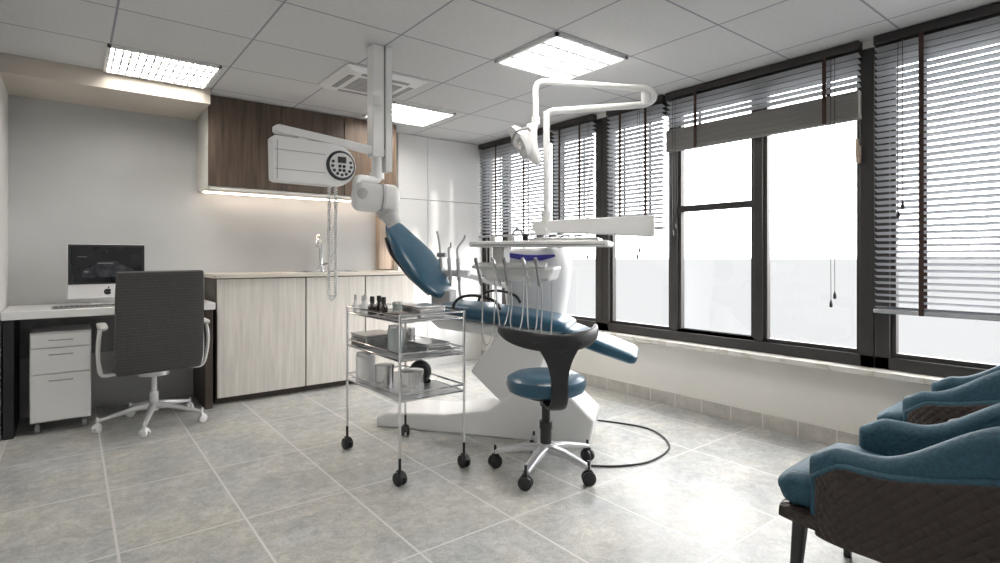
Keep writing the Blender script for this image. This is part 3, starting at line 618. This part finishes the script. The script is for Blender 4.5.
# ------------------------------------------------------------ armchairs
def armchair(px,py,ang,lab,g='blue armchairs',W=.57,rise=.17):
    # tub chair; (px,py) = front of one arm, y local towards the seat front
    AF=.66; SF=.76
    A=Matrix.Translation((px,py,0))@Matrix.Rotation(math.radians(ang),4,'Z')@Matrix.Translation((0,-AF,0))
    c=A@Vector((W/2,.38,0))
    t=top('armchair',(c.x,c.y,0),lab,'armchair',g)
    def U(off,yfront,m=26):
        pts=[]; r=.26-off; xa,xb=off,W-off; yb_=off
        ys=[yb_+r+(yfront-(yb_+r))*i/(m-1) for i in range(m)]
        def pin(y):
            f=max(0,(y-(yfront-.10))/.10); return .022*f*f
        pts+=[(xa+pin(y),y) for y in reversed(ys)][:-1]
        for i in range(0,10): a=math.pi+math.pi/2*i/10; pts.append((xa+r+r*math.cos(a),yb_+r+r*math.sin(a)))
        for i in range(5): pts.append((xa+r+(xb-xa-2*r)*i/4,yb_))
        for i in range(1,10): a=-math.pi/2+math.pi/2*i/10; pts.append((xb-r+r*math.cos(a),yb_+r+r*math.sin(a)))
        pts+=[(xb-pin(y),y) for y in ys]
        return pts
    def sm(a): a=max(0,min(1,a)); return a*a*(3-2*a)
    def topz(y):
        d=AF-y
        return .505+.042*sm((d+.01)/.09)+.155*sm((d-rise)/.32)
    def lowz(y):
        d=AF-y
        return .440+.065*sm((d+.01)/.12)+.065*sm((d-rise)/.36)
    def shell(off,yf,th,zb,zf,name,m,tip=.6):
        P=U(off,yf); ZT=[zf(y) for x,y in P]; TT=[th]*len(P)
        for k,fz in enumerate((tip,.85,.96)): TT[k]=th*fz; TT[-1-k]=th*fz
        b=B(A); b.vwall(P,zb,ZT,TT); return b.obj(name,m,parent=t,bevel=.010)
    shell(.012,AF-.02,.022,.27,lowz,'outer_shell',QUILT)
    shell(.056,AF,.078,.33,topz,'inner_lining',BLUEF)
    P=U(.016,AF-.015); b=B(A); b.tube([(P[0][0]+.01,P[0][1],.30),(P[0][0]+.004,P[0][1]+.002,.38)]+[(x,y,lowz(y)-.002) for x,y in P]+[(P[-1][0]-.004,P[-1][1]+.002,.38),(P[-1][0]-.01,P[-1][1],.30)],.012,14,smooth=False); b.obj('piping',BLUEF,parent=t)
    b=B(A); b.sweep([(W/2,.10,.375),(W/2,.14,.375),(W/2,.4,.375),(W/2,.62,.38),(W/2,.66,.382),(W/2,.72,.378),(W/2,.75,.368),(W/2,.76,.36)],[.34,.38,.40,.41,.48,.50,.47,.42],[.05,.11,.115,.12,.125,.115,.085,.05],(1,0,0),36,.42); b.obj('seat_cushion',BLUEF,parent=t)
    b=B(A); b.sweep([(W/2,.05,.30),(W/2,.10,.30),(W/2,.45,.30),(W/2,.68,.305),(W/2,.745,.31),(W/2,.755,.312)],[.38,.46,.53,.53,.52,.47],[.05,.07,.07,.06,.055,.04],(1,0,0),24,.4); b.obj('seat_frame',QUILT,parent=t)
    for lx in(.055,W-.055):
        for ly in(.10,.69):
            b=B(A); dx=-.015 if lx<.3 else .015; dy=-.02 if ly<.3 else .02
            b.sweep([(lx,ly,.30),(lx+dx,ly+dy,0)],[.042,.024],[.042,.024],(1,0,0),12,.5); b.obj('leg',BLACK,parent=t)
armchair(1.76,.745,2,'blue armchair with dark quilted outer shell and dark legs',rise=.16)
armchair(2.82,.80,1,'blue armchair with dark quilted shell beside the window wall',rise=.08)
t=top('side_table',(2.60,.42,0),'small round dark side table between the armchairs','table')
B().lathe((2.59,.46,.49),[(0,0),(.12,0),(.125,.01),(.12,.02),(0,.02)],40).obj('tabletop',BLACK,parent=t)
b=B(); b.lathe((2.59,.46,0),[(0,0),(.10,0),(.10,.012),(.02,.03),(.018,.47),(.05,.49),(0,.49)],28); b.obj('pedestal',BLACK,parent=t)
t=top('cup',(2.58,.455,.51),'small white cup on the side table','cup')
B().lathe((2.58,.455,.51),[(0,0),(.017,0),(.023,.015),(.026,.05),(.023,.05),(.020,.015),(0,.005)],24).obj('body',WHITE2,parent=t)
B().tube([(2.605,.455,.552),(2.618,.455,.548),(2.616,.455,.53),(2.601,.455,.524)],.003,8).obj('handle',WHITE2,parent=t)
# ------------------------------------------------------------ world, lights, camera
w=bpy.data.worlds.new('w'); sc.world=w; w.use_nodes=True; nt=w.node_tree; bg=nt.nodes['Background']
tc=nt.nodes.new('ShaderNodeTexCoord'); sp=nt.nodes.new('ShaderNodeSeparateXYZ'); mr=nt.nodes.new('ShaderNodeMapRange')
mr.inputs['From Min'].default_value=-.004; mr.inputs['From Max'].default_value=.002
mx=nt.nodes.new('ShaderNodeMixRGB'); mx.inputs[1].default_value=(.084,.085,.086,1); mx.inputs[2].default_value=(.985,.985,.985,1)
nt.links.new(tc.outputs['Generated'],sp.inputs[0]); nt.links.new(sp.outputs[2],mr.inputs[0]); nt.links.new(mr.outputs[0],mx.inputs[0]); nt.links.new(mx.outputs[0],bg.inputs[0])
bg.inputs[1].default_value=8.9
sl=bpy.data.lights.new('sun','SUN'); sl.energy=3; sl.angle=math.radians(2.5); sl.color=(1,.94,.86)
so=bpy.data.objects.new('sun',sl); bpy.context.collection.objects.link(so); so.location=(8,-6,6)
so.rotation_euler=Vector((-.30,.93,-.19)).to_track_quat('-Z','Y').to_euler()
def portal(y0,y1):
    l=bpy.data.lights.new('window_portal','AREA'); l.shape='RECTANGLE'; l.size=1.85; l.size_y=y1-y0; l.cycles.is_portal=True
    o=bpy.data.objects.new('window_portal',l); bpy.context.collection.objects.link(o); o.location=(XR+.14,(y0+y1)/2,1.4); o.rotation_euler=(0,math.radians(90),0)
portal(3.16,4.89); portal(1.14,3.16); portal(YF+.08,1.14)
cam=bpy.data.cameras.new('camera'); co=bpy.data.objects.new('camera',cam); bpy.context.collection.objects.link(co)
co.location=(0,0,1.12); co.rotation_euler=(math.radians(90),0,math.radians(-38.05)); cam.lens=19.73; cam.sensor_width=36; cam.shift_y=-.0245; cam.clip_start=.02; cam.clip_end=5000
sc.camera=co
sc.view_settings.view_transform='Standard'; sc.view_settings.exposure=.3
